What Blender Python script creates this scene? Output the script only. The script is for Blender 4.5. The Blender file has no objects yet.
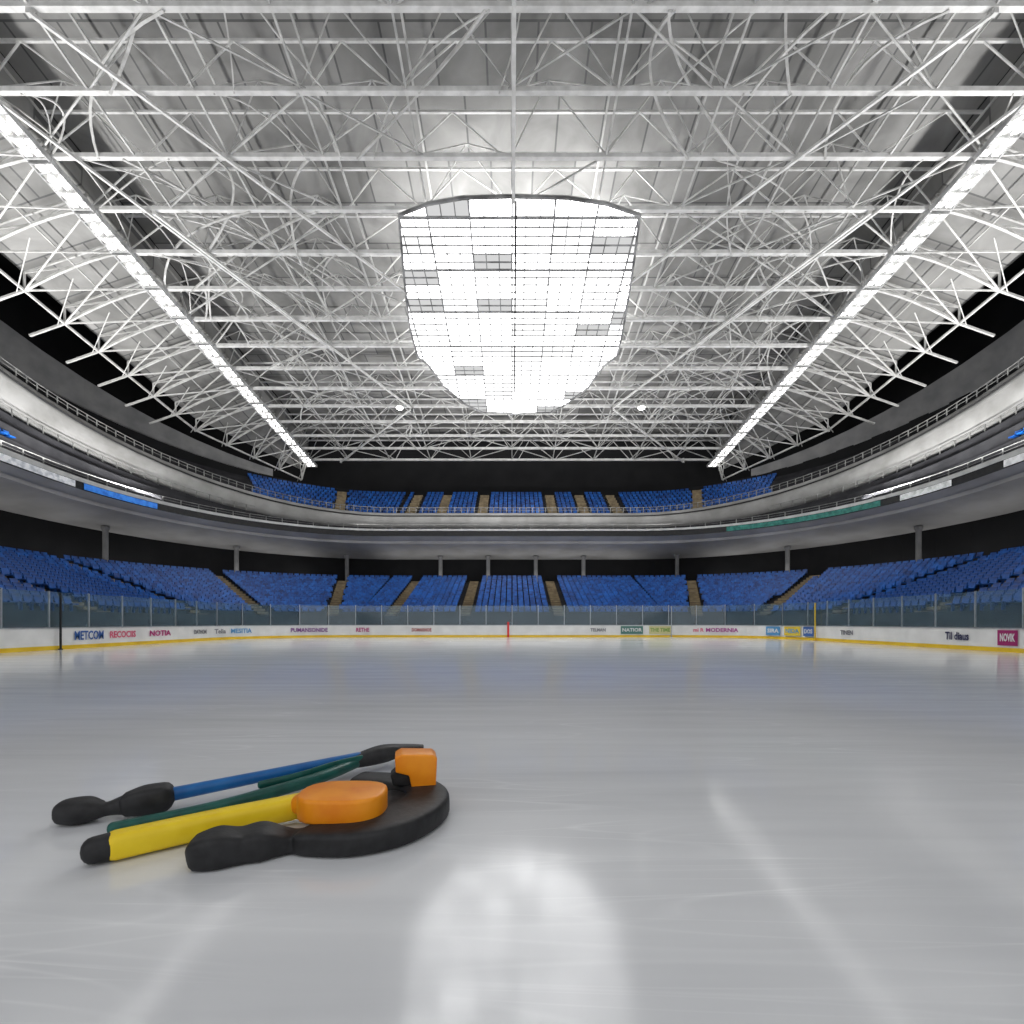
import bpy, bmesh, math, random
from mathutils import Vector, Matrix
random.seed(7)
scene = bpy.context.scene
col = scene.collection
scene.view_settings.view_transform = 'Standard'

# ------------------------------------------------------------ materials
def pm(name, c1, c2=None, scale=3.0, rough=0.6, metal=0.0, ior=1.45, bump=0.0, emit=None, estr=0.0):
    m = bpy.data.materials.new(name); m.use_nodes = True
    nt = m.node_tree; b = nt.nodes['Principled BSDF']
    if c2 is None: c2 = tuple(min(1, c*1.15) for c in c1)
    tc = nt.nodes.new('ShaderNodeTexCoord')
    n = nt.nodes.new('ShaderNodeTexNoise'); n.inputs['Scale'].default_value = scale; n.inputs['Detail'].default_value = 5
    nt.links.new(tc.outputs['Object'], n.inputs['Vector'])
    r = nt.nodes.new('ShaderNodeValToRGB')
    r.color_ramp.elements[0].color = (*c1, 1); r.color_ramp.elements[1].color = (*c2, 1)
    r.color_ramp.elements[0].position = 0.35; r.color_ramp.elements[1].position = 0.65
    nt.links.new(n.outputs['Fac'], r.inputs['Fac']); nt.links.new(r.outputs['Color'], b.inputs['Base Color'])
    b.inputs['Roughness'].default_value = rough; b.inputs['Metallic'].default_value = metal; b.inputs['IOR'].default_value = ior
    if bump > 0:
        bp = nt.nodes.new('ShaderNodeBump'); bp.inputs['Strength'].default_value = bump; bp.inputs['Distance'].default_value = 0.01
        nt.links.new(n.outputs['Fac'], bp.inputs['Height']); nt.links.new(bp.outputs['Normal'], b.inputs['Normal'])
    if emit:
        b.inputs['Emission Color'].default_value = (*emit, 1); b.inputs['Emission Strength'].default_value = estr
    return m

M_white = pm('white_painted_steel', (.60,.595,.58), (.80,.795,.78), 1.5, .45)
M_thin = pm('pale_grey_steel', (.46,.455,.44), (.66,.655,.64), 1.5, .5)
M_web = pm('light_web_steel', (.38,.38,.37), (.62,.615,.60), 1.0, .5)
M_rail = pm('grey_rail_steel', (.12,.12,.12), (.26,.26,.25), 2.0, .45)
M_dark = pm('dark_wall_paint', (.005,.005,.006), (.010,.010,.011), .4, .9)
M_black = pm('black_steel', (.01,.01,.011), (.02,.02,.02), 4, .5)
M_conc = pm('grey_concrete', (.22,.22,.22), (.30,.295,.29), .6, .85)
M_mull = pm('skylight_mullion_grey', (.12,.12,.12), (.4,.4,.4), .8, .7)
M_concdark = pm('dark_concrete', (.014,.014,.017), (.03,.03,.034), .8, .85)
M_band = pm('light_fascia_panel', (.22,.218,.21), (.32,.317,.31), .5, .6)
M_soffit = pm('soffit_panel', (.42,.41,.40), (.56,.55,.54), .3, .7)
M_capw = pm('white_edge_cap', (.5,.5,.49), (.65,.65,.63), 1, .4)
M_housing = pm('lamp_housing_grey', (.3,.3,.3), (.6,.6,.6), 1.6, .4)
M_seat = pm('blue_seat_plastic', (.003,.032,.16), (.005,.115,.48), 1.7, .45)
M_stair = pm('tan_stair_concrete', (.17,.13,.08), (.28,.22,.13), 2, .8)
M_boardw = pm('white_board_plastic', (.78,.78,.76), (.88,.88,.86), 1, .3)
M_yellowk = pm('yellow_kick_plate', (.8,.52,.02), (.9,.62,.04), 1, .4)
M_alum = pm('aluminium_post', (.4,.42,.44), (.55,.57,.6), 5, .35, .6)
M_red = pm('red_paint', (.7,.02,.02), (.8,.04,.03), 3, .5)

def deck_mat():
    m = bpy.data.materials.new('ceiling_deck'); m.use_nodes = True
    nt = m.node_tree; b = nt.nodes['Principled BSDF']
    tc = nt.nodes.new('ShaderNodeTexCoord')
    br = nt.nodes.new('ShaderNodeTexBrick')
    br.inputs['Color1'].default_value = (.21,.208,.20,1); br.inputs['Color2'].default_value = (.34,.335,.325,1)
    br.inputs['Mortar'].default_value = (.12,.12,.12,1); br.inputs['Scale'].default_value = 1.0
    br.inputs['Mortar Size'].default_value = .06; br.inputs['Brick Width'].default_value = 2.85; br.inputs['Row Height'].default_value = 3.4
    br.offset = .5
    nt.links.new(tc.outputs['Object'], br.inputs['Vector'])
    n = nt.nodes.new('ShaderNodeTexNoise'); n.inputs['Scale'].default_value = .35; n.inputs['Detail'].default_value = 8
    n.inputs['Distortion'].default_value = .8
    nt.links.new(tc.outputs['Object'], n.inputs['Vector'])
    mr = nt.nodes.new('ShaderNodeMapRange'); mr.inputs['From Min'].default_value=.3; mr.inputs['From Max'].default_value=.7
    mr.inputs['To Min'].default_value=.65; mr.inputs['To Max'].default_value=1.1
    nt.links.new(n.outputs['Fac'], mr.inputs['Value'])
    mx = nt.nodes.new('ShaderNodeMixRGB'); mx.blend_type = 'MULTIPLY'; mx.inputs['Fac'].default_value = 1
    nt.links.new(br.outputs['Color'], mx.inputs['Color1']); nt.links.new(mr.outputs[0], mx.inputs['Color2'])
    nt.links.new(mx.outputs['Color'], b.inputs['Base Color'])
    b.inputs['Roughness'].default_value = .6
    return m
M_deck = deck_mat()

def ice_mat():
    m = bpy.data.materials.new('scratched_ice'); m.use_nodes = True
    nt = m.node_tree; b = nt.nodes['Principled BSDF']; L = nt.links
    tc = nt.nodes.new('ShaderNodeTexCoord')
    def noise(scale, detail, rot=0, sx=1, sy=1, dist=0):
        mp = nt.nodes.new('ShaderNodeMapping'); mp.inputs['Rotation'].default_value[2] = rot
        mp.inputs['Scale'].default_value = (sx, sy, 1)
        L.new(tc.outputs['Object'], mp.inputs['Vector'])
        n = nt.nodes.new('ShaderNodeTexNoise'); n.inputs['Scale'].default_value = scale
        n.inputs['Detail'].default_value = detail; n.inputs['Distortion'].default_value = dist
        L.new(mp.outputs['Vector'], n.inputs['Vector']); return n.outputs['Fac']
    def line(fac, centre, width):
        a = nt.nodes.new('ShaderNodeMath'); a.operation = 'SUBTRACT'; a.inputs[1].default_value = centre; L.new(fac, a.inputs[0])
        c = nt.nodes.new('ShaderNodeMath'); c.operation = 'ABSOLUTE'; L.new(a.outputs[0], c.inputs[0])
        r = nt.nodes.new('ShaderNodeMapRange'); r.inputs['From Min'].default_value = 0; r.inputs['From Max'].default_value = width
        r.inputs['To Min'].default_value = 1; r.inputs['To Max'].default_value = 0; L.new(c.outputs[0], r.inputs['Value'])
        return r.outputs[0]
    def add(a, b_):
        x = nt.nodes.new('ShaderNodeMath'); x.operation = 'ADD'; L.new(a, x.inputs[0]); L.new(b_, x.inputs[1]); return x.outputs[0]
    def mul(a, b_):
        x = nt.nodes.new('ShaderNodeMath'); x.operation = 'MULTIPLY'; L.new(a, x.inputs[0])
        if isinstance(b_, (int, float)): x.inputs[1].default_value = b_
        else: L.new(b_, x.inputs[1])
        return x.outputs[0]
    ls = None
    for i,(sc,rot,sx,sy,c,w) in enumerate([(1.3,.5,.12,1.2,.5,.008),(1.3,1.3,.1,1,.45,.007),(1.5,-.5,.12,1.3,.55,.008),(1.4,2.3,.1,1.2,.5,.008),(1.8,1.1,.1,1.2,.48,.010),(1.8,.9,.1,1.2,.48,.010),(1.6,-.9,.1,1.2,.5,.009)]):
        l = line(noise(sc,0.0,rot,sx,sy,.1), c, w); ls = l if ls is None else add(ls, l)
    mk_ = nt.nodes.new('ShaderNodeMapRange'); mk_.inputs['From Min'].default_value=.44; mk_.inputs['From Max'].default_value=.68
    L.new(noise(.4, 5), mk_.inputs['Value'])
    lines = mul(ls, mk_.outputs[0])
    streak = noise(1.6, 7, .15, .2, 2.2, .6)
    streak2 = noise(1.2, 7, -.7, .2, 2.0, .6)
    big = noise(.12, 3)
    r = nt.nodes.new('ShaderNodeValToRGB')
    r.color_ramp.elements[0].color = (.67,.68,.70,1); r.color_ramp.elements[1].color = (.79,.80,.815,1)
    r.color_ramp.elements[0].position = .36; r.color_ramp.elements[1].position = .64
    L.new(mul(add(add(streak, streak2), big), .3333), r.inputs['Fac'])
    mx = nt.nodes.new('ShaderNodeMixRGB'); mx.inputs['Color2'].default_value = (.95,.96,.97,1)
    L.new(mul(lines, .45), mx.inputs['Fac']); L.new(r.outputs['Color'], mx.inputs['Color1'])
    L.new(mx.outputs['Color'], b.inputs['Base Color'])
    rr = nt.nodes.new('ShaderNodeMapRange'); rr.inputs['To Min'].default_value = .07; rr.inputs['To Max'].default_value = .18
    L.new(streak2, rr.inputs['Value']); L.new(rr.outputs[0], b.inputs['Roughness'])
    b.inputs['IOR'].default_value = 1.42
    bp = nt.nodes.new('ShaderNodeBump'); bp.inputs['Strength'].default_value = .05; bp.inputs['Distance'].default_value = .01
    L.new(streak2, bp.inputs['Height']); L.new(bp.outputs['Normal'], b.inputs['Normal'])
    return m
M_ice = ice_mat()

def glass_mat():
    m = bpy.data.materials.new('rink_glass'); m.use_nodes = True
    nt = m.node_tree; nt.nodes.clear()
    o = nt.nodes.new('ShaderNodeOutputMaterial')
    t = nt.nodes.new('ShaderNodeBsdfTransparent'); t.inputs['Color'].default_value = (.9,.95,.96,1)
    g = nt.nodes.new('ShaderNodeBsdfGlossy'); g.inputs['Roughness'].default_value = .08
    d = nt.nodes.new('ShaderNodeBsdfDiffuse'); d.inputs['Color'].default_value = (.28,.42,.52,1)
    n = nt.nodes.new('ShaderNodeTexNoise'); n.inputs['Scale'].default_value = 2
    mr = nt.nodes.new('ShaderNodeMapRange'); mr.inputs['To Min'].default_value = .04; mr.inputs['To Max'].default_value = .22
    nt.links.new(n.outputs['Fac'], mr.inputs['Value'])
    m1 = nt.nodes.new('ShaderNodeMixShader'); nt.links.new(mr.outputs[0], m1.inputs[0])
    nt.links.new(t.outputs[0], m1.inputs[1]); nt.links.new(d.outputs[0], m1.inputs[2])
    m2 = nt.nodes.new('ShaderNodeMixShader'); m2.inputs[0].default_value = .04
    nt.links.new(m1.outputs[0], m2.inputs[1]); nt.links.new(g.outputs[0], m2.inputs[2])
    nt.links.new(m2.outputs[0], o.inputs['Surface'])
    return m
M_glass = glass_mat()

def emit_mat(name, c, lo, hi, scale=1.0, stretch=(1,1,1), f0=.35, f1=.6, detail=3):
    m = bpy.data.materials.new(name); m.use_nodes = True
    nt = m.node_tree; nt.nodes.clear()
    o = nt.nodes.new('ShaderNodeOutputMaterial'); e = nt.nodes.new('ShaderNodeEmission')
    e.inputs['Color'].default_value = (*c, 1)
    tc = nt.nodes.new('ShaderNodeTexCoord'); mp = nt.nodes.new('ShaderNodeMapping'); mp.inputs['Scale'].default_value = stretch
    n = nt.nodes.new('ShaderNodeTexNoise'); n.inputs['Scale'].default_value = scale; n.inputs['Detail'].default_value = detail
    mr = nt.nodes.new('ShaderNodeMapRange'); mr.inputs['From Min'].default_value = f0; mr.inputs['From Max'].default_value = f1
    mr.inputs['To Min'].default_value = lo; mr.inputs['To Max'].default_value = hi
    nt.links.new(tc.outputs['Object'], mp.inputs['Vector']); nt.links.new(mp.outputs['Vector'], n.inputs['Vector'])
    nt.links.new(n.outputs['Fac'], mr.inputs['Value'])
    nt.links.new(mr.outputs[0], e.inputs['Strength'])
    nt.links.new(e.outputs[0], o.inputs['Surface']); return m
def skylight_mat():
    m = bpy.data.materials.new('skylight_pane'); m.use_nodes = True
    nt = m.node_tree; nt.nodes.clear()
    o = nt.nodes.new('ShaderNodeOutputMaterial'); e = nt.nodes.new('ShaderNodeEmission')
    tc = nt.nodes.new('ShaderNodeTexCoord')
    br = nt.nodes.new('ShaderNodeTexBrick'); br.offset = 0; br.inputs['Scale'].default_value = 1
    br.inputs['Color1'].default_value = (1,1,1,1); br.inputs['Color2'].default_value = (.0,.0,.0,1); br.inputs['Mortar'].default_value = (.0,.0,.0,1)
    br.inputs['Mortar Size'].default_value = .03; br.inputs['Brick Width'].default_value = 2.85; br.inputs['Row Height'].default_value = 1.44
    br.inputs['Bias'].default_value = -.1
    nt.links.new(tc.outputs['Object'], br.inputs['Vector'])
    mr = nt.nodes.new('ShaderNodeMapRange'); mr.inputs['To Min'].default_value = .68; mr.inputs['To Max'].default_value = 11.5
    mr.inputs['From Min'].default_value = .2; mr.inputs['From Max'].default_value = 1.0
    nt.links.new(br.outputs['Color'], mr.inputs['Value'])
    nt.links.new(mr.outputs[0], e.inputs['Strength']); nt.links.new(e.outputs[0], o.inputs['Surface']); return m
M_sky = skylight_mat()
M_tube = emit_mat('lit_tube', (1,.99,.96), .8, 20.0, 1.6, (1,1,1), .42, .7)
M_lamp = emit_mat('lit_lamp', (1,1,.97), 8, 10)

# ------------------------------------------------------------ helpers
def mk(name, V, F, mat, parent=None, smooth=False, mats=None, mi=None):
    me = bpy.data.meshes.new(name); me.from_pydata([tuple(v) for v in V], [], F); me.update()
    for m in (mats or [mat]): me.materials.append(m)
    if mi: me.polygons.foreach_set('material_index', mi)
    if smooth: me.polygons.foreach_set('use_smooth', [True]*len(me.polygons))
    o = bpy.data.objects.new(name, me); col.objects.link(o)
    if parent: o.parent = parent
    return o
def empty(name, loc=(0,0,0)):
    o = bpy.data.objects.new(name, None); o.location = loc; o.empty_display_size = .2; col.objects.link(o); return o
def tag(o, label, cat, group=None, kind=None):
    o['label'] = label; o['category'] = cat
    if group: o['group'] = group
    if kind: o['kind'] = kind
def struct(o, label=None):
    o['kind'] = 'structure'
    if label: o['label'] = label; o['category'] = label.split()[-1]

def bar(V, F, a, b, w, h=None):
    a = Vector(a); b = Vector(b); h = h or w
    d = (b-a).normalized()
    up = Vector((0,0,1)) if abs(d.z) < .95 else Vector((0,1,0))
    s = d.cross(up).normalized(); u = s.cross(d).normalized()
    i = len(V)
    for p in (a, b):
        for q in ((-1,-1),(1,-1),(1,1),(-1,1)):
            V.append(p + s*q[0]*w/2 + u*q[1]*h/2)
    F += [(i,i+1,i+2,i+3),(i+4,i+7,i+6,i+5),(i,i+4,i+5,i+1),(i+1,i+5,i+6,i+2),(i+2,i+6,i+7,i+3),(i+3,i+7,i+4,i)]
def box(V, F, x0,x1,y0,y1,z0,z1, M=None):
    i = len(V)
    P = [(x0,y0,z0),(x1,y0,z0),(x1,y1,z0),(x0,y1,z0),(x0,y0,z1),(x1,y0,z1),(x1,y1,z1),(x0,y1,z1)]
    for p in P:
        p = Vector(p); V.append(M @ p if M else p)
    F += [(i,i+3,i+2,i+1),(i+4,i+5,i+6,i+7),(i,i+1,i+5,i+4),(i+1,i+2,i+6,i+5),(i+2,i+3,i+7,i+6),(i+3,i,i+4,i+7)]

# ---- rink outline. u = distance along boards from far centre
CX, CY, R0 = 14.5, 38.5, 8.5
ARC = R0*math.pi/2
def ring(s, u):
    sg = 1 if u >= 0 else -1; a = abs(u)
    if a <= CX: return (u, CY+R0+s, 0.0, -1.0, 1.0, 0.0)
    if a <= CX+ARC:
        t = (a-CX)/R0; R = R0+s
        return (sg*(CX+R*math.sin(t)), CY+R*math.cos(t), -sg*math.sin(t), -math.cos(t), math.cos(t), -sg*math.sin(t))
    y = CY-(a-CX-ARC)
    return (sg*(CX+R0+s), y, -sg*1.0, 0.0, 0.0, -sg*1.0)
def rz(s, y, z, rise):
    return z + rise*max(0, min(1.3, (CY+R0+s-y)/24.0))
UMAX = 68.0
def us(u0=-UMAX, u1=UMAX):
    pts = set([u0, u1])
    u = u0
    while u < u1:
        pts.add(round(u, 3)); u += .9 if CX-1 < abs(u) < CX+ARC+1 else 1.8
    for k in (-CX-ARC, -CX, CX, CX+ARC):
        if u0 < k < u1: pts.add(k)
    return sorted(pts)
def loft(name, prof, mat, parent=None, u0=-UMAX, u1=UMAX, smooth=False):
    U = us(u0, u1); V = []; F = []; n = len(prof)
    for u in U:
        for (s, z, r) in prof:
            x, y, *_ = ring(s, u); V.append((x, y, rz(s, y, z, r)))
    for i in range(len(U)-1):
        for j in range(n-1):
            a = i*n+j; F.append((a, a+n, a+n+1, a+1))
    return mk(name, V, F, mat, parent, smooth)
def frame(s, u, z):
    x, y, nx, ny, tx, ty = ring(s, u)
    return Matrix(((tx, -nx, 0, x), (ty, -ny, 0, y), (0, 0, 1, z), (0, 0, 0, 1)))   # local x = along, y = outward

# ------------------------------------------------------------ floor
V = []; F = []
U = us()
inner = [ring(0.05, u) for u in U]
V = [(p[0], p[1], 0) for p in inner] + [(inner[-1][0], -12, 0), (inner[0][0], -12, 0)]
ice = mk('floor', V, [tuple(range(len(V)-1, -1, -1))], M_ice)
if ice.data.polygons[0].normal.z < 0: ice.data.flip_normals()
struct(ice, 'pale grey scratched glossy ice floor')
fc = mk('floor', [(-53,-12,-.06),(53,-12,-.06),(53,76,-.06),(-53,76,-.06)], [(0,1,2,3)], M_concdark); struct(fc, 'dark concrete floor')

# ------------------------------------------------------------ boards
boards = empty('dasher_boards', (0, 47, 0))
tag(boards, 'white rink boards with yellow kick plate and printed advertisements', 'rink boards')
def child_world(o, p):
    o.parent = p; o.matrix_parent_inverse = Matrix.Translation(p.location).inverted(); return o
child_world(loft('board_panel', [(.02,.2,0),(.02,1.08,0),(.2,1.08,0),(.2,0,0)], M_boardw), boards)
child_world(loft('kick_plate', [(0.0,0,0),(0.0,.2,0),(.03,.2,0)], M_yellowk), boards)
child_world(loft('cap_rail', [(-.02,1.08,0),(-.02,1.13,0),(.24,1.13,0),(.24,1.08,0),(-.02,1.08,0)], M_alum), boards)

cols = {}
def cm(c):
    if c not in cols: cols[c] = pm('print_%d' % len(cols), c, tuple(x*.9 for x in c), 4, .5)
    return cols[c]
def text_mesh(body, size, mat, width, bold=.014):
    cu = bpy.data.curves.new('t', 'FONT'); cu.body = body; cu.size = size; cu.align_x = 'CENTER'; cu.align_y = 'CENTER'
    cu.extrude = .004; cu.offset = bold; cu.resolution_u = 2
    o = bpy.data.objects.new('t', cu); col.objects.link(o)
    dg = bpy.context.evaluated_depsgraph_get()
    me = bpy.data.meshes.new_from_object(o.evaluated_get(dg))
    bpy.data.objects.remove(o); me.materials.clear(); me.materials.append(mat)
    w = max(v.co.x for v in me.vertices)-min(v.co.x for v in me.vertices)
    for v in me.vertices: v.co.x *= width/w
    return me
BLUE=(.04,.13,.42); NAVY=(.03,.03,.10); MAG=(.5,.03,.2); PINK=(.75,.12,.22); GREY=(.22,.22,.24); LB=(.1,.33,.62); YEL=(.8,.6,.05); WH=(.8,.8,.8)
ads = [(-38.5,'METCOM',.66,BLUE,None,1.9),(-36.1,'RECOCIIS',.52,PINK,None,2.0),(-32.9,'NOTIA',.48,MAG,None,2.0),(-28.6,'DATHOM',.42,GREY,None,1.5),(-26.4,'Telia',.48,GREY,None,1.2),(-24.3,'MESITIA',.5,LB,None,1.9),
 (-18.4,'PUMANSONIDE',.5,(.22,.05,.28),None,3.1),(-13.7,'RETHE',.5,MAG,None,1.2),(-8.3,'DOMASINOE',.42,(.4,.08,.08),None,1.8),
 (7.9,'TELMAN',.4,GREY,None,1.4),(11.0,'NATIOR',.45,WH,(.08,.22,.19),1.8),(13.6,'THE TIME',.45,(.25,.42,.08),(.75,.7,.35),1.8),(17.0,'mi R',.45,PINK,None,.9),(19.0,'MODERNIA',.48,(.42,.05,.3),None,2.7),
 (23.4,'SIRA',.45,WH,LB,1.0),(25.2,'NIDA',.45,LB,YEL,1.3),(26.9,'DOS',.45,WH,BLUE,.9),(31.2,'TINEN',.42,GREY,None,1.3),(39.9,'Til diaus',.55,NAVY,None,1.4),(42.6,'NOVIK',.5,WH,(.38,.02,.15),.72)]
for (u, t, sz, c, bg, wd) in ads:
    x, y, nx, ny, tx, ty = ring(0, u)
    inset = .14 if CX < abs(u) < CX+ARC else .03
    T = Matrix(((tx, 0, nx, x+nx*inset), (ty, 0, ny, y+ny*inset), (0, 1, 0, .66), (0,0,0,1)))
    me = text_mesh(t, sz, cm(c), wd)
    if bg:
        pad = .12
        V=[];F=[]; box(V,F,-wd/2-pad,wd/2+pad,-.36,.36,-.02,0)
        ob = mk('advertisement', V, F, cm(bg)); ob.matrix_world = T; child_world(ob, boards)
        tx_ = bpy.data.objects.new('lettering', me); col.objects.link(tx_); tx_.parent = ob; tx_.location = (0,0,.006)
    else:
        ob = bpy.data.objects.new('advertisement', me); col.objects.link(ob); ob.matrix_world = T; child_world(ob, boards)
    ob['label'] = 'printed sponsor lettering on the white boards'
V=[];F=[]; box(V,F,-.09,.09,-.04,0,0,1.4)
rp = mk('centre_marker', V, F, M_red); rp.matrix_world = frame(-.06, -.35, 0); child_world(rp, boards); rp['label'] = 'red vertical stripe post'

# glass panels
V=[];F=[]; box(V,F,-1.17,1.17,-.008,.008,1.14,2.9); gme = bpy.data.meshes.new('glass_panel'); gme.from_pydata(V,[],F); gme.materials.append(M_glass)
V=[];F=[]; box(V,F,-1.215,-1.165,-.04,.04,1.14,2.95); pme = bpy.data.meshes.new('post'); pme.from_pydata(V,[],F); pme.materials.append(M_alum)
u = -49.2
while u < 49.5:
    g = bpy.data.objects.new('glass_panel', gme); col.objects.link(g); g.matrix_world = frame(.12, u, 0)
    tag(g, 'clear rink glass panel standing on the boards', 'glass panel', 'rink glass panels')
    p = bpy.data.objects.new('post', pme); col.objects.link(p); p.parent = g
    u += 2.4
for (uu, m, lab) in ((-40.4, M_black, 'tall black gate post beside the boards'), (27.7, M_yellowk, 'yellow post beside the boards'), (-45.0, M_alum, 'grey metal post beside the boards'),(43.6, M_alum, 'grey metal post beside the boards'),(14.6, M_alum, 'grey metal post beside the boards')):
    V=[];F=[]; box(V,F,-.035,.035,-.035,.035,0,2.8); box(V,F,-.07,.07,-.07,.07,0,.05); box(V,F,-.05,.05,-.05,.05,2.8,2.84)
    o = mk('gate_post', V, F, m); o.matrix_world = frame(-.12, uu, 0); tag(o, lab, 'post', 'gate posts')

# ------------------------------------------------------------ grandstand
gs = empty('grandstand', (0, 48.3, 0))
tag(gs, 'two-tier grandstand bowl of grey and black concrete around the rink', 'grandstand')
NL = 17
def low(i): return 1.6+.78*i, 2.0+.26*i
prof = [(1.2,0,0),(1.2,2.0,0),(1.6,2.0,0)]
for i in range(NL):
    s, z = low(i); prof += [(s+.78, z, 0)]
    if i < NL-1: prof += [(s+.78, z+.26, 0)]
prof += [(19, 6.16, 0)]
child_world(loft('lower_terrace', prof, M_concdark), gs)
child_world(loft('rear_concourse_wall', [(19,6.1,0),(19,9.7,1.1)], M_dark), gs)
child_world(loft('balcony_soffit', [(12.1,11.3,1.1),(13.2,10.9,1.1),(13.2,10.6,1.1),(19,9.45,1.1)], M_soffit), gs)
child_world(loft('balcony_fascia', [(12.1,11.3,1.1),(12,11.3,1.1),(12,11.9,1.1)], M_black), gs)
child_world(loft('fascia_cap', [(12,11.9,1.1),(11.95,11.9,1.1),(11.95,12.12,1.25),(12.3,12.12,1.25)], M_capw), gs)
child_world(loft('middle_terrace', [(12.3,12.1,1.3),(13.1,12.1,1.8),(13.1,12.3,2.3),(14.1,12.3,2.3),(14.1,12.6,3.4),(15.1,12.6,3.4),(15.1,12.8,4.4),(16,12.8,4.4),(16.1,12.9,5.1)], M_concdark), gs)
child_world(loft('gallery_fascia', [(16.2,12.8,4.9),(16,12.8,5.0),(15.7,13.3,5.4),(15.75,14.2,5.9),(16,14.75,6.2),(16.5,14.9,6.2)], M_band, smooth=True), gs)
child_world(loft('gallery_trim', [(15.7,14.3,6.05),(15.65,14.42,6.1),(15.9,14.5,6.15)], M_black), gs)
NU = 9
def upp(i): return 17+.95*i, 14.3+.58*i
def ur(i): return 6.2-.3*i
prof = [(16.5,14.9,6.2),(16.5,14.3,6.2),(17,14.3,6.2)]
for i in range(NU):
    s, z = upp(i); prof += [(s+.95, z, ur(i))]
    if i < NU-1: prof += [(s+.95, z+.58, ur(i+1))]
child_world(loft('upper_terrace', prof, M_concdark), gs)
pw = [(25.6,19.6,5.4),(25.6,19.8,6.4),(25.5,19.9,9.0),(26.3,19.9,9.0)]
child_world(loft('rear_wall_panel', pw, M_conc, u0=-UMAX, u1=-19), gs)
child_world(loft('rear_wall_panel', pw, M_conc, u0=19, u1=UMAX), gs)
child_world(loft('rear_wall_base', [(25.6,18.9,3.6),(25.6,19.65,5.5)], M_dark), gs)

def rail(name, s, z, r, hgt, label, step=1.6, dia=.05, ua=-60, ub=60):
    V=[];F=[]; U = us(ua, ub)
    e = empty(name, (0, CY+R0+s, z))
    for k,(hh,dd) in enumerate(((hgt,dia),(hgt*.5,dia*.6))):
        for i in range(len(U)-1):
            a = ring(s, U[i]); b = ring(s, U[i+1])
            bar(V,F,(a[0],a[1],rz(s,a[1],z,r)+hh),(b[0],b[1],rz(s,b[1],z,r)+hh),dd)
    o = mk('handrail', V, F, M_rail); child_world(o, e)
    V=[];F=[]; u=ua
    while u <= ub:
        a = ring(s,u); zz = rz(s,a[1],z,r); bar(V,F,(a[0],a[1],zz),(a[0],a[1],zz+hgt),.07)
        u += step*(R0/(R0+s) if CX<abs(u)<CX+ARC else 1)
    o = mk('post', V, F, M_rail); o['kind']='stuff'; child_world(o, e)
    tag(e, label, 'railing'); return e
rail('guard_rail', 12.1, 12.12, 1.25, .5, 'pale metal guard rail on the balcony edge')
rail('guard_rail', 16.2, 14.9, 6.2, .6, 'pale metal guard rail on the upper gallery', .8)
rail('guard_rail', 15.3, 12.8, 4.4, .7, 'grey metal guard rail below the gallery', 1.2, ua=-60, ub=-20)
rail('guard_rail', 15.3, 12.8, 4.4, .7, 'grey metal guard rail below the gallery', 1.2, ua=20, ub=60)

for (a,b,c,lab) in ((-26.6,-24.0,(.02,.15,.6),'lit blue ribbon display on the balcony edge'),(-32,-26.9,(.45,.47,.5),'pale ribbon display on the balcony edge'),(18.5,24.5,(.01,.10,.08),'dark teal ribbon display on the balcony edge'),(25.2,27,(.5,.52,.5),'pale ribbon display on the balcony edge'),(30,40,(.6,.6,.6),'white ribbon display on the balcony edge')):
    m = pm('ribbon', c, tuple(min(1,k*2.2+.02) for k in c), 2.5, .4, emit=c, estr=.25)
    o = loft('ribbon_display', [(11.97,11.35,1.1),(11.9,11.35,1.1),(11.9,11.85,1.1),(11.97,11.85,1.1)], m, None, a, b); tag(o, lab, 'display', 'ribbon displays')

# columns
V=[];F=[]
N=12
prof=[(.34,0),(.34,.25),(.24,.35),(.24,3.9),(.36,4.15),(.36,4.35)]
for (r,z) in prof:
    for k in range(N): V.append((r*math.cos(k*2*math.pi/N), r*math.sin(k*2*math.pi/N), z))
for j in range(len(prof)-1):
    for k in range(N): F.append((j*N+k, j*N+(k+1)%N, (j+1)*N+(k+1)%N, (j+1)*N+k))
F.append(tuple(range(N-1,-1,-1))); F.append(tuple(range((len(prof)-1)*N, len(prof)*N)))
cme = bpy.data.meshes.new('support_column'); cme.from_pydata(V,[],F); cme.materials.append(M_conc)
for u in (-46,-40,-34,-29,-24.5,-20.5,-16.5,-9,-3,3,9,16.5,20.5,24.5,29,34,40,46):
    x,y,*_ = ring(17.5,u)
    o = bpy.data.objects.new('support_column', cme); col.objects.link(o); o.location=(x,y,6.16)
    top = rz(17.5,y,9.7,1.1); o.scale=(1,1,(top-6.16)/4.35)
    tag(o,'grey round concrete column under the balcony','column','balcony columns')

# ------------------------------------------------------------ seats
SA_L = [-16.6,-11.5,-4.5,4.5,17,21.8,-21.5,-26.5,27.2,-36,36,-45,45,-54,54]
SA_U = [-16.8,-13.0,-3.8,5.2,13.6,17.3,-9,9.3]
def seat_rows(rowf, n, aisles, umax, off, rise=None, umin=0):
    out = []
    for i in range(n):
        s, z = rowf(i); s += off
        for sg in (-1, 1):
            u = .3*sg
            while abs(u) < umax:
                k = R0/(R0+s) if CX < abs(u) < CX+ARC else 1.0
                if abs(u) >= umin and all(abs(u-a) > .62*(R0/(R0+s) if CX < abs(a) < CX+ARC else 1.0)+.1*k for a in aisles):
                    x,y,*_ = ring(s,u)
                    out.append((s,u,rz(s-off,y,z,rise(i) if rise else 0)))
                u += sg*.6*k
    return out
seats = seat_rows(low, NL, SA_L, 57, .5)
seats += seat_rows(upp, NU, SA_U, 19.8, .6, ur)
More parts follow.
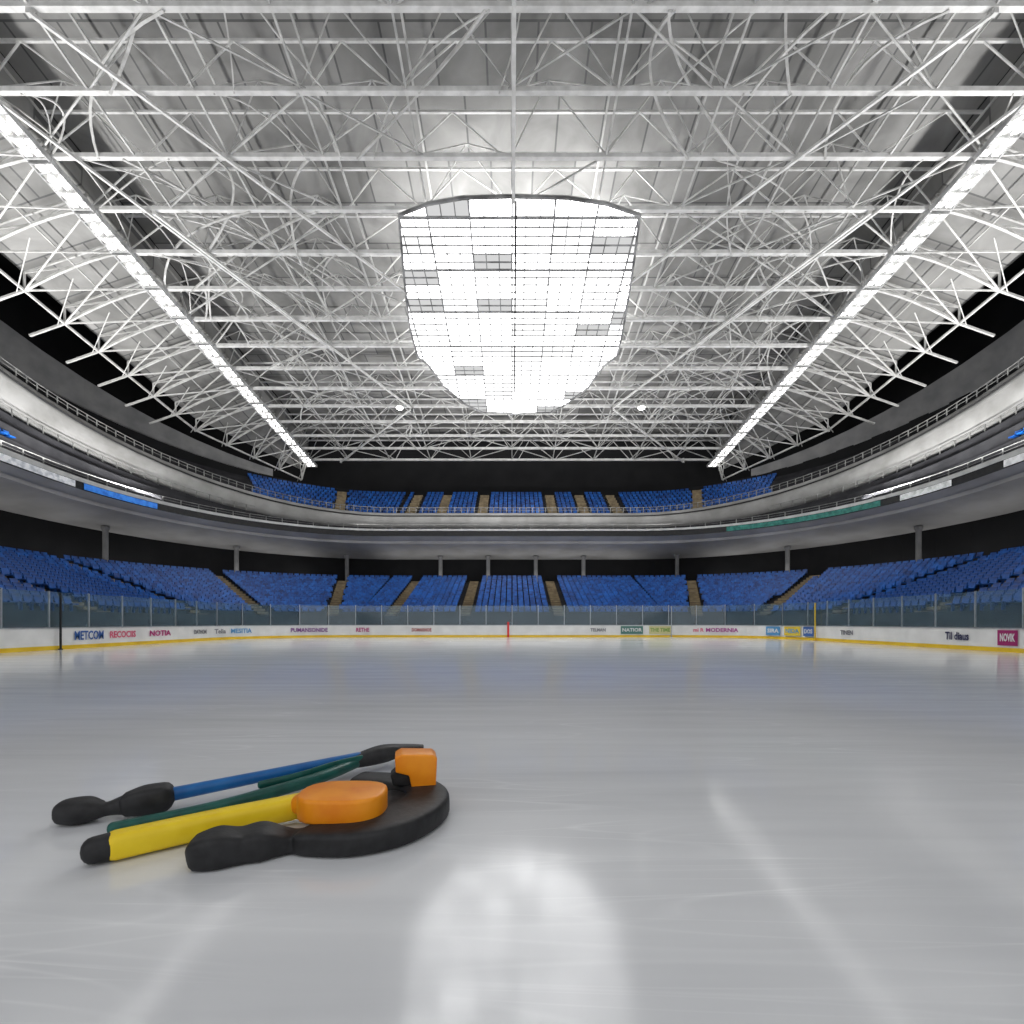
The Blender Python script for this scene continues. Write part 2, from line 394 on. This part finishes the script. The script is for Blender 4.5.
seats += seat_rows(lambda k: (13.1,12.3), 1, SA_L, 57, .5, lambda i:2.3, 29)
def seatgeo(V,F,M):
    box(V,F,-.235,.235,-.24,.2,.38,.46,M)
    i=len(V)
    for (y,z) in ((.14,.40),(.22,.42),(.34,.84),(.28,.86)):
        for x in (-.235,.235): V.append(M@Vector((x,y,z)))
    F += [(i,i+1,i+7,i+6),(i+2,i+4,i+5,i+3),(i+6,i+7,i+5,i+4),(i,i+6,i+4,i+2),(i+1,i+3,i+5,i+7),(i,i+2,i+3,i+1)]
vis = [q for q in seats if abs(ring(q[0],q[1])[0]) < ring(q[0],q[1])[1]*.98 and q[2] < 7]
vis.sort(key=lambda q: ring(q[0],q[1])[1])
near = set(vis[:300])
V=[];F=[]; I=Matrix.Identity(4); seatgeo(V,F,I)
box(V,F,-.05,.05,-.05,.1,0,.38)
sme = bpy.data.meshes.new('stadium_seat'); sme.from_pydata(V,[],F)
bm = bmesh.new(); bm.from_mesh(sme); bmesh.ops.bevel(bm, geom=bm.edges[:], offset=.015, segments=1, affect='EDGES'); bm.to_mesh(sme); bm.free()
sme.materials.append(M_seat)
for q in vis[:300]:
    o = bpy.data.objects.new('stadium_seat', sme); col.objects.link(o); o.matrix_world = frame(q[0],q[1],q[2])
    tag(o,'blue plastic stadium seat on the lower terrace','seat','blue stadium seats')
V=[];F=[]
for q in seats:
    if q in near: continue
    seatgeo(V,F,frame(q[0],q[1],q[2]))
so = mk('stadium_seats', V, F, M_seat); tag(so,'rows of blue plastic stadium seats in both tiers','seats','blue stadium seats','stuff')

def stair(u, rowf, n, ds, dz, rise, label, w=.5):
    V=[];F=[]
    for i in range(n):
        s,z = rowf(i); M = frame(s,u,0); x,y,*_=ring(s,u); zz = rz(s,y,z,rise(i) if rise else 0)
        box(V,F,-w,w,.0,ds,zz+.005,zz+.06,M)
        box(V,F,-w,w,-ds*.5,0.0,zz-dz*.5,zz+.06,M)
    o = mk('aisle_staircase', V, F, M_stair)
    tag(o, label, 'staircase', 'aisle stairs')
for u in SA_L:
    if abs(u) < 50: stair(u, low, NL, .78, .26, None, 'tan aisle stairs between blocks of blue seats')
for u in SA_U: stair(u, upp, NU, .95, .58, ur, 'tan aisle stairs between upper blue seats', .6)

# ------------------------------------------------------------ roof
def zc(y): return 33.7-.133*y
YS = [20.8+3.4*k for k in range(16)]
YE = YS[-1]
def wingx(y): return 36.0 if y < 58 else 36.0-(y-58)/(YE-58)*6.5
def quad(name, P, mat): return mk(name, P, [(0,1,2,3)], mat)
c1 = quad('ceiling', [(-28.5,5,zc(5)+3.2),(28.5,5,zc(5)+3.2),(28.5,YE+1.5,zc(YE)+3.2),(-28.5,YE+1.5,zc(YE)+3.2)], M_deck); struct(c1,'grey panelled arena ceiling')
for sg in (-1,1):
    V=[]; F=[]
    ys=[5]+YS
    for y in ys:
        V.append((sg*28.5,y,zc(y)+3.2)); V.append((sg*28.6,y,zc(y)+1.3)); V.append((sg*(wingx(y)+.3),y,zc(y)-1.3))
    for i in range(len(ys)-1):
        for j in range(2):
            a=i*3+j; F.append((a,a+1,a+4,a+3))
    o = mk('ceiling', V, F, M_deck); struct(o,'sloping grey side ceiling')
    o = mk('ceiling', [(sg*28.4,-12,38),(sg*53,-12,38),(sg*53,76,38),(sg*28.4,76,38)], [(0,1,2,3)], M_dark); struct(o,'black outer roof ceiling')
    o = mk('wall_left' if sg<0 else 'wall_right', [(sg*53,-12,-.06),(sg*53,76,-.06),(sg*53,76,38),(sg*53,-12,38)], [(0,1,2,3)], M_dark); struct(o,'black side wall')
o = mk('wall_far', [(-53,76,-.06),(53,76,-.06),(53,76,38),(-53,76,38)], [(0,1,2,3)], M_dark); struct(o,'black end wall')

XN = [-28.5+5.7*k for k in range(11)]
J = lambda a: random.uniform(-a,a)
for k,y in enumerate(YS):
    V=[];F=[]; z=zc(y)
    bar(V,F,(-28.5,y,z),(28.5,y,z),.28,.26)
    bar(V,F,(-28.5,y,z+2.7),(28.5,y,z+2.7),.14)
    n=20
    nodes=[-28.5+57*j/n+(J(.9) if 0<j<n else 0) for j in range(n+1)]
    for j in range(n):
        xa=nodes[j]; xb=nodes[j+1]
        if random.random()<.12: continue
        if j%2==0: bar(V,F,(xa,y,z),(xb,y,z+2.7),.08)
        else: bar(V,F,(xa,y,z+2.7),(xb,y,z),.08)
    o = mk('roof_truss', V, F, M_white); tag(o,'white steel cross truss under the arena ceiling','truss','white roof trusses')
    for sg in (-1,1):
        V=[];F=[]; wx=wingx(y)
        pts=[]
        for t in range(7):
            f=t/6; pts.append((sg*(28.5+(wx-28.5)*f), y, z-2.8*f**1.5))
        for a,b in zip(pts,pts[1:]): bar(V,F,a,b,.17)
        ext = 2.8 if y < 56 else .2
        bar(V,F,(sg*wx,y,z-2.8),(sg*(wx+ext),y,z-2.8-ext*.35),.16)
        bar(V,F,(sg*28.5,y,z+1.0),(sg*wx,y,z-1.5),.12)
        bar(V,F,(sg*wx,y,z-2.8),(sg*wx,y,z-1.5),.12)
        mxx=(28.5+wx)/2
        bar(V,F,(sg*mxx,y,z-1.0),(sg*28.6,y,z+1.0),.1)
        bar(V,F,(sg*mxx,y,z-1.0),(sg*wx,y,z-1.5),.08)
        if k+1 < len(YS):
            y2=YS[k+1]; z2=zc(y2); w2=wingx(y2)
            bar(V,F,(sg*28.5,y,z),(sg*w2,y2,z2-2.8),.10)
            bar(V,F,(sg*wx,y,z-2.8),(sg*28.5,y2,z2),.10)
            bar(V,F,(sg*wx,y,z-2.8),(sg*w2,y2,z2-2.8),.16)
            bar(V,F,(sg*mxx,y,z-1.0),(sg*(28.5+w2)/2,y2,z2-1.0),.08)
            bar(V,F,(sg*(wx-3.6),y,z-1.9),(sg*(w2+.6),y2,z2-3.0),.06)
        o = mk('bracket_truss', V, F, M_thin); tag(o,'grey steel bracket truss along the ceiling edge','truss','side bracket trusses')
for i,x in enumerate(XN):
    V=[];F=[]
    for k in range(len(YS)-1):
        ya,yb=YS[k],YS[k+1]; za,zb=zc(ya),zc(yb)
        inner = abs(x) < 9 and ya > 32 and yb < 60
        bar(V,F,(x,ya,za+2.6),(x,yb,zb+2.6),.12)
        ym=(ya+yb)/2; zm=zc(ym)
        if not inner:
            bar(V,F,(x,ya,za),(x,yb,zb),.11)
            if i < 10 and not (x<0 and abs(x+5.7)<9 and ya>32 and yb<60 and x>-9) and random.random()<.6:
                if (i+k)%2: bar(V,F,(x+J(.6),ya,za),(x+5.7+J(.6),yb,zb),.09)
                else: bar(V,F,(x+5.7+J(.6),ya,za),(x+J(.6),yb,zb),.09)
        if i < 10 and random.random()<.55:
            px = x+2.85+J(.9)
            for (xx,yy,zz) in ((x,ya,za),(x+5.7,ya,za),(x,yb,zb),(x+5.7,yb,zb)):
                bar(V,F,(xx,yy,zz+.1),(px,ym,zm+2.6),.065)
    o = mk('roof_brace', V, F, M_web); tag(o,'pale steel bracing running along the arena ceiling','brace','roof bracing')
DG = [(-22.8,24.2,-8.5,41.2),(22.8,24.2,8.5,41.2),(-24,34.4,-11.4,58.2),(24,34.4,11.4,58.2),(-11.4,58.2,-24,71.8),(11.4,58.2,24,71.8),(-28,27.6,-17,48),(28,27.6,17,48)]
for (xa,ya,xb,yb) in DG:
    V=[];F=[]; bar(V,F,(xa,ya,zc(ya)-.3),(xb,yb,zc(yb)-.3),.16); bar(V,F,(xa,ya,zc(ya)+.2),(xa,ya,zc(ya)-.4),.22); bar(V,F,(xb,yb,zc(yb)+.2),(xb,yb,zc(yb)-.4),.22)
    o = mk('diagonal_brace', V, F, M_white); tag(o,'white diagonal steel strut under the roof trusses','brace','diagonal struts')
for q in range(110):
    k1=random.randrange(0,13); k2=min(15,k1+random.choice((1,2,2,3)))
    xa=random.uniform(-28,28); xb=max(-28,min(28,xa+random.uniform(-11,11)))
    ya,yb=YS[k1],YS[k2]
    if min(abs(xa),abs(xb))<12 and yb>32 and ya<60: 
        sgx = 1 if xa>0 else -1; xa = sgx*random.uniform(12,27); xb=sgx*random.uniform(12,27)
    V=[];F=[]; P=[]; bow=J(1.8)
    for t in range(11):
        f=t/10; P.append((xa+(xb-xa)*f+4*f*(1-f)*bow, ya+(yb-ya)*f, zc(ya+(yb-ya)*f)-.15+ (4*f*(1-f))*.9))
    wr = random.choice((.07,.09,.13))
    for a,b in zip(P,P[1:]): bar(V,F,a,b,wr)
    o = mk('tie_rod', V, F, M_thin); tag(o,'thin curved pale steel tie rod between roof trusses','rod','roof tie rods')
V=[];F=[]; bar(V,F,(.1,18,zc(18)-.4),(.1,33.5,zc(33.5)-.4),.2); bar(V,F,(.1,18,zc(18)+.2),(.1,18,zc(18)-.4),.3)
o = mk('ridge_beam', V, F, M_white); tag(o,'white steel ridge beam along the roof centre','beam')

# skylight
SK = [(-7.6,34.4),(-5.5,33.6),(-3.2,33.2),(0.2,33.1),(3.6,33.2),(6.2,33.6),(8.6,34.4),(9.3,40),(9.9,46),(10.0,49.0),(9.0,50.4),(8.0,54.0),(6.0,57.2),(4.4,58.8),(1.6,58.9),(.6,59.2),(-.6,58.9),(-3.4,58.8),(-5.2,57.2),(-7.2,53.6),(-8.2,50.2),(-9.0,49),(-9.0,45),(-8.4,40)]
dzk=-.35
bm = bmesh.new()
vs=[bm.verts.new((x,y,zc(y)+dzk)) for x,y in SK]
vb=[bm.verts.new((x,y,zc(y)+dzk+.15)) for x,y in SK]
bm.faces.new(vs); 
for i in range(len(SK)):
    f=bm.faces.new((vs[i],vs[(i+1)%len(SK)],vb[(i+1)%len(SK)],vb[i])); f.material_index=1
me = bpy.data.meshes.new('window_1'); bm.to_mesh(me); bm.free(); me.materials.append(M_sky); me.materials.append(M_thin)
sk = bpy.data.objects.new('window_1', me); col.objects.link(sk); struct(sk,'bright white gridded roof skylight window')
V=[];F=[]
def span_x(y):
    xs=[]
    for i in range(len(SK)):
        a=SK[i]; b=SK[(i+1)%len(SK)]
        if (a[1]-y)*(b[1]-y) < 0: xs.append(a[0]+(b[0]-a[0])*(y-a[1])/(b[1]-a[1]))
    return (min(xs),max(xs)) if len(xs)>=2 else None
def span_y(x):
    ys=[]
    for i in range(len(SK)):
        a=SK[i]; b=SK[(i+1)%len(SK)]
        if (a[0]-x)*(b[0]-x) < 0: ys.append(a[1]+(b[1]-a[1])*(x-a[0])/(b[0]-a[0]))
    return (min(ys),max(ys)) if len(ys)>=2 else None
y=34.56; k=0
while y<58.6:
    sp=span_x(y)
    if sp: bar(V,F,(sp[0],y,zc(y)+dzk-.06),(sp[1],y,zc(y)+dzk-.06),.24 if k%6==0 else .11,.06)
    y+=.72; k+=1
x=-8.55; k=0
while x<9.9:
    sp=span_y(x)
    if sp: bar(V,F,(x,sp[0],zc(sp[0])+dzk-.06),(x,sp[1],zc(sp[1])+dzk-.06),.12 if k%3==0 else .07,.06)
    x+=.95; k+=1
for i in range(len(SK)):
    a=SK[i]; b=SK[(i+1)%len(SK)]
    bar(V,F,(a[0],a[1],zc(a[1])+dzk-.05),(b[0],b[1],zc(b[1])+dzk-.05),.16,.16)
mu = mk('mullion_grid', V, F, M_mull, sk)
V=[];F=[]; bar(V,F,(.25,33.5,zc(33.5)-.75),(.25,54,zc(54)-.75),.14); bar(V,F,(.25,33.5,zc(33.5)-.75),(.25,33.5,zc(33.5)-.2),.14); bar(V,F,(.25,54,zc(54)-.75),(.25,54,zc(54)-.2),.14)
mk('centre_rail', V, F, M_black, sk)

# strip lights along both ceiling edges
def strip_meshes():
    L=3.2
    V=[];F=[]; box(V,F,-.62,.62,-L/2,L/2,.1,.3); box(V,F,-.7,-.62,-L/2,L/2,-.05,.3); box(V,F,.62,.7,-L/2,L/2,-.05,.3)
    for t in range(6): box(V,F,-.62,.62,-L/2+t*.6,-L/2+t*.6+.06,-.08,.1)
    a = bpy.data.meshes.new('housing'); a.from_pydata(V,[],F); a.materials.append(M_housing)
    V=[];F=[]
    for t in range(5):
        y0=-L/2+.12+t*.6; box(V,F,-.19,.19,y0,y0+.42,-.0,.1)
    b = bpy.data.meshes.new('lamp_panel'); b.from_pydata(V,[],F); b.materials.append(M_tube)
    return a,b
hm,tm = strip_meshes()
ang = -math.atan(.133)
for sg in (-1,1):
    for k in range(17):
        y=19.5+3.25*k
        e = empty('strip_light',(sg*28.5,y,zc(y)-.45)); e.rotation_euler=(ang,0,0)
        tag(e,'long bright strip light fixture under the ceiling edge','light fixture','ceiling strip lights')
        h = bpy.data.objects.new('housing',hm); col.objects.link(h); h.parent=e
        for dx in (-.33,.33):
            t = bpy.data.objects.new('lamp_panel',tm); col.objects.link(t); t.parent=e; t.location=(dx,0,0)
for (x,y) in ((-12.5,57),(14.4,57)):
    e = empty('flood_lamp',(x,y,zc(y)-.9)); tag(e,'small bright round lamp hanging from the roof truss','lamp','hanging lamps')
    V=[];F=[]; N=16
    for (r,z) in ((.3,0),(.45,.1),(.3,.45),(.08,.55),(.05,.9)):
        for k in range(N): V.append((r*math.cos(k*2*math.pi/N), r*math.sin(k*2*math.pi/N), z))
    for j in range(4):
        for k in range(N): F.append((j*N+k, j*N+(k+1)%N, (j+1)*N+(k+1)%N, (j+1)*N+k))
    mk('lamp_body',V,F,M_thin,e,True)
    V=[(.4*math.cos(k*2*math.pi/N),.4*math.sin(k*2*math.pi/N),.05) for k in range(N)]
    V+=[(.3*math.cos(k*2*math.pi/N),.3*math.sin(k*2*math.pi/N),-.12) for k in range(N)]
    F=[(k,(k+1)%N,N+(k+1)%N,N+k) for k in range(N)]+[tuple(range(N,2*N))]
    mk('lens',V,F,M_lamp,e)

# ------------------------------------------------------------ folding tool on the ice
T_black = pm('tool_black_rubber',(.010,.010,.011),(.02,.02,.022),14,.55,bump=.4)
T_blue = pm('tool_blue_plastic',(.005,.10,.33),(.008,.14,.42),6,.4)
T_green = pm('tool_green_plastic',(.003,.06,.05),(.006,.11,.09),6,.4)
T_yellow = pm('tool_yellow_plastic',(.88,.62,.01),(.95,.70,.02),5,.42)
T_orange = pm('tool_orange_plastic',(.85,.24,.005),(.95,.33,.01),5,.38)
tool = empty('folding_tool', (-1.6,3.7,0))
tag(tool,'folding tool with yellow and blue bars, orange clamps and black grips','tool')
def tube(name, secs, mat, ex=2.6, n=20, capn=4, sub=1, label=None):
    S=[list(map(float,s)) for s in secs]
    P=[]
    for i in range(len(S)-1):
        p0=S[max(i-1,0)];p1=S[i];p2=S[i+1];p3=S[min(i+2,len(S)-1)]
        for k in range(6):
            t=k/6
            P.append([.5*((2*b)+(-a+c)*t+(2*a-5*b+4*c-d)*t*t+(-a+3*b-3*c+d)*t**3) for a,b,c,d in zip(p0,p1,p2,p3)])
    P.append(S[-1])
    def tang(i):
        a=Vector(P[max(i-1,0)][:3]); b=Vector(P[min(i+1,len(P)-1)][:3]); return (b-a).normalized()
    rings=[]
    t0=tang(0); 
    for k in range(capn):
        f=math.cos((capn-k)/capn*math.pi/2*.97); o=math.sin((capn-k)/capn*math.pi/2)*min(P[0][3],P[0][4])*.8
        rings.append((Vector(P[0][:3])-t0*o, t0, P[0][3]*max(f,.05), P[0][4]*max(f,.05)))
    for i,p in enumerate(P): rings.append((Vector(p[:3]),tang(i),p[3],p[4]))
    t1=tang(len(P)-1)
    for k in range(1,capn+1):
        f=math.cos(k/capn*math.pi/2*.97); o=math.sin(k/capn*math.pi/2)*min(P[-1][3],P[-1][4])*.8
        rings.append((Vector(P[-1][:3])+t1*o, t1, P[-1][3]*max(f,.05), P[-1][4]*max(f,.05)))
    V=[];F=[]
    for (c,t,w,h) in rings:
        s=Vector((t.y,-t.x,0)).normalized(); u=s.cross(t).normalized()
        if u.z<0: u=-u
        for k in range(n):
            a=2*math.pi*k/n; ca,sa=math.cos(a),math.sin(a)
            V.append(c+s*w*math.copysign(abs(ca)**(2/ex),ca)+u*h*math.copysign(abs(sa)**(2/ex),sa))
    for i in range(len(rings)-1):
        for k in range(n): F.append((i*n+k,i*n+(k+1)%n,(i+1)*n+(k+1)%n,(i+1)*n+k))
    F.append(tuple(range(n))); F.append(tuple(range((len(rings)-1)*n,len(rings)*n)))
    o=mk(name,V,F,mat,None,True)
    bmx=bmesh.new(); bmx.from_mesh(o.data); bmesh.ops.recalc_face_normals(bmx,faces=bmx.faces[:]); bmx.to_mesh(o.data); bmx.free()
    child_world(o,tool)
    if label: o['label']=label
    return o
def prism(name, outline, z0, z1, mat, bev=.03, M=None, label=None):
    bmx=bmesh.new(); n=len(outline)
    a=[bmx.verts.new((x,y,z0)) for x,y in outline]; b=[bmx.verts.new((x,y,z1)) for x,y in outline]
    bmx.faces.new(a[::-1]); bmx.faces.new(b)
    for i in range(n): bmx.faces.new((a[i],a[(i+1)%n],b[(i+1)%n],b[i]))
    bmesh.ops.recalc_face_normals(bmx,faces=bmx.faces[:])
    bmesh.ops.bevel(bmx,geom=bmx.edges[:],offset=bev,segments=3,affect='EDGES',profile=.6,clamp_overlap=True)
    me=bpy.data.meshes.new(name); bmx.to_mesh(me); bmx.free(); me.materials.append(mat)
    me.polygons.foreach_set('use_smooth',[True]*len(me.polygons))
    o=bpy.data.objects.new(name,me); col.objects.link(o)
    if M: o.matrix_world=M
    child_world(o,tool)
    if label: o['label']=label
    return o
tube('bar',[(-2.60,3.73,.12,.05,.05),(-2.1,4.15,.135,.048,.045),(-1.42,4.75,.15,.045,.042)],T_blue,2.4,label='blue plastic bar')
tube('tip',[(-1.50,4.66,.11,.06,.05),(-1.25,4.88,.14,.11,.08),(-1.05,5.0,.16,.09,.045),(-.88,5.04,.175,.05,.015)],T_black,label='black tapered tip')
tube('grip',[(-3.10,3.56,.085,.10,.08),(-3.0,3.58,.085,.12,.085),(-2.91,3.60,.08,.085,.06),(-2.86,3.62,.08,.06,.045),(-2.78,3.67,.09,.08,.065)],T_black,2.8,label='black rubber rear grip')
tube('grip_block',[(-2.74,3.67,.10,.09,.08),(-2.66,3.71,.11,.115,.095),(-2.56,3.76,.115,.11,.095)],T_black,4.5,label='black square grip block')
tube('bar',[(-2.62,3.36,.045,.045,.04),(-2.2,3.68,.055,.045,.04),(-1.9,3.95,.075,.05,.045),(-1.6,4.3,.10,.06,.045),(-1.42,4.72,.11,.05,.045)],T_green,2.4,label='dark green plastic bar')
tube('strap',[(-1.98,4.02,.12,.02,.03),(-1.75,4.22,.13,.02,.035),(-1.55,4.5,.14,.02,.04),(-1.38,4.7,.15,.02,.03)],T_green,2.2,label='teal green strap')
tube('bar',[(-2.34,3.02,.085,.085,.078),(-1.95,3.33,.09,.085,.078),(-1.42,3.65,.11,.088,.08)],T_yellow,3.6,label='yellow tubular bar')
tube('end_cap',[(-2.42,2.955,.082,.072,.073),(-2.36,3.005,.083,.08,.076)],T_black,2.6,label='black round end cap')
tube('clamp_neck',[(-1.46,3.57,.14,.09,.07),(-1.32,3.52,.16,.14,.09),(-1.18,3.48,.18,.18,.10)],T_orange,3,label='orange clamp neck')
tube('base',[(-1.79,2.94,.085,.11,.085),(-1.70,2.97,.095,.125,.095),(-1.60,3.03,.082,.12,.082),(-1.50,3.08,.085,.135,.085),(-1.40,3.12,.066,.10,.064),(-1.32,3.14,.058,.08,.056),(-1.22,3.14,.07,.12,.070),(-.98,3.2,.075,.19,.075),(-.76,3.36,.078,.20,.078),(-.62,3.66,.08,.17,.08),(-.70,3.94,.08,.15,.08),(-.96,4.12,.08,.14,.075),(-1.25,4.2,.08,.12,.07)],T_black,5.5,n=36,label='black rubber curved base')
tube('base_plate',[(-1.2,3.45,.07,.25,.06),(-.95,3.6,.075,.28,.062),(-.78,3.75,.075,.22,.062)],T_black,3.6,label='black inner plate')
D=[]
for k in range(24):
    a=2*math.pi*k/24; ca,sa=math.cos(a),math.sin(a)
    D.append((-1.12+.285*math.copysign(abs(ca)**(2/3.0),ca), 3.40+.22*math.copysign(abs(sa)**(2/2.4),sa)))
prism('clamp',D,.13,.285,T_orange,.024,label='rounded orange clamp block')
out=[(-.15,.13),(-.05,.10),(-.03,.0),(.15,.0),(.16,.22),(.13,.25),(-.11,.265),(-.155,.24)]
Mx = Matrix.Translation((-.75,3.98,.14)) @ Matrix.Rotation(math.radians(12),4,'Z') @ Matrix.Rotation(math.radians(90),4,'X')
prism('clamp',out,-.1,.12,T_orange,.014,Mx,label='upright orange clamp hook')
prism('clamp_joint',[(-.17,.02),(-.01,.0),(-.03,.11),(-.14,.14),(-.19,.10)],-.06,.08,T_black,.015,Mx,label='black hinge under the orange hook')

# ------------------------------------------------------------ light / camera
w = bpy.data.worlds.new('World'); scene.world = w; w.use_nodes = True
w.node_tree.nodes['Background'].inputs['Color'].default_value = (.97,.98,1,1)
w.node_tree.nodes['Background'].inputs['Strength'].default_value = .85
def area(name, loc, sx, sy, power, d, along=None, c=(1,.995,.98)):
    l = bpy.data.lights.new(name,'AREA'); l.shape='RECTANGLE'; l.size=sx; l.size_y=sy; l.energy=power; l.color=c
    o = bpy.data.objects.new(name,l)
    d=Vector(d).normalized(); X=Vector(along or ((0,1,0) if abs(d.x)>.1 else (1,0,0)))
    zax=-d; yax=X-zax*X.dot(zax); yax.normalize(); xax=yax.cross(zax)
    o.matrix_world = Matrix.Translation(loc) @ Matrix((xax,yax,zax)).transposed().to_4x4()
    col.objects.link(o); return o
# unseen fill lights added near the balcony edges to brighten the roof
area('roof_fill',(-33.9,36,13.2),1,44,9800,(.24,0,1))
area('roof_fill',(33.9,36,13.2),1,44,9800,(-.24,0,1))
area('roof_fill',(0,58.0,12.4),1,36,4000,(0,-.14,1))
# added fill, hidden behind the seats, to lift the balcony soffit
area('soffit_fill',(-39.6,30,6.5),.5,34,190,(0,0,1),(0,1,0))
area('soffit_fill',(39.6,30,6.5),.5,34,190,(0,0,1),(0,1,0))
area('soffit_fill',(0,63.6,6.5),.5,32,190,(0,0,1),(1,0,0))
for sg in (-1,1):
    area('soffit_fill',(sg*(14.5+25.1*.7071),38.5+25.1*.7071,6.5),.5,22,120,(0,0,1),(1,-sg,0))
cam = bpy.data.cameras.new('Camera'); cam.lens=18; cam.sensor_width=36; cam.shift_y=.1074; cam.clip_end=500; cam.clip_start=.05
co = bpy.data.objects.new('Camera',cam); co.location=(0,0,1.4); co.rotation_euler=(math.radians(90),0,0); col.objects.link(co)
scene.camera = co
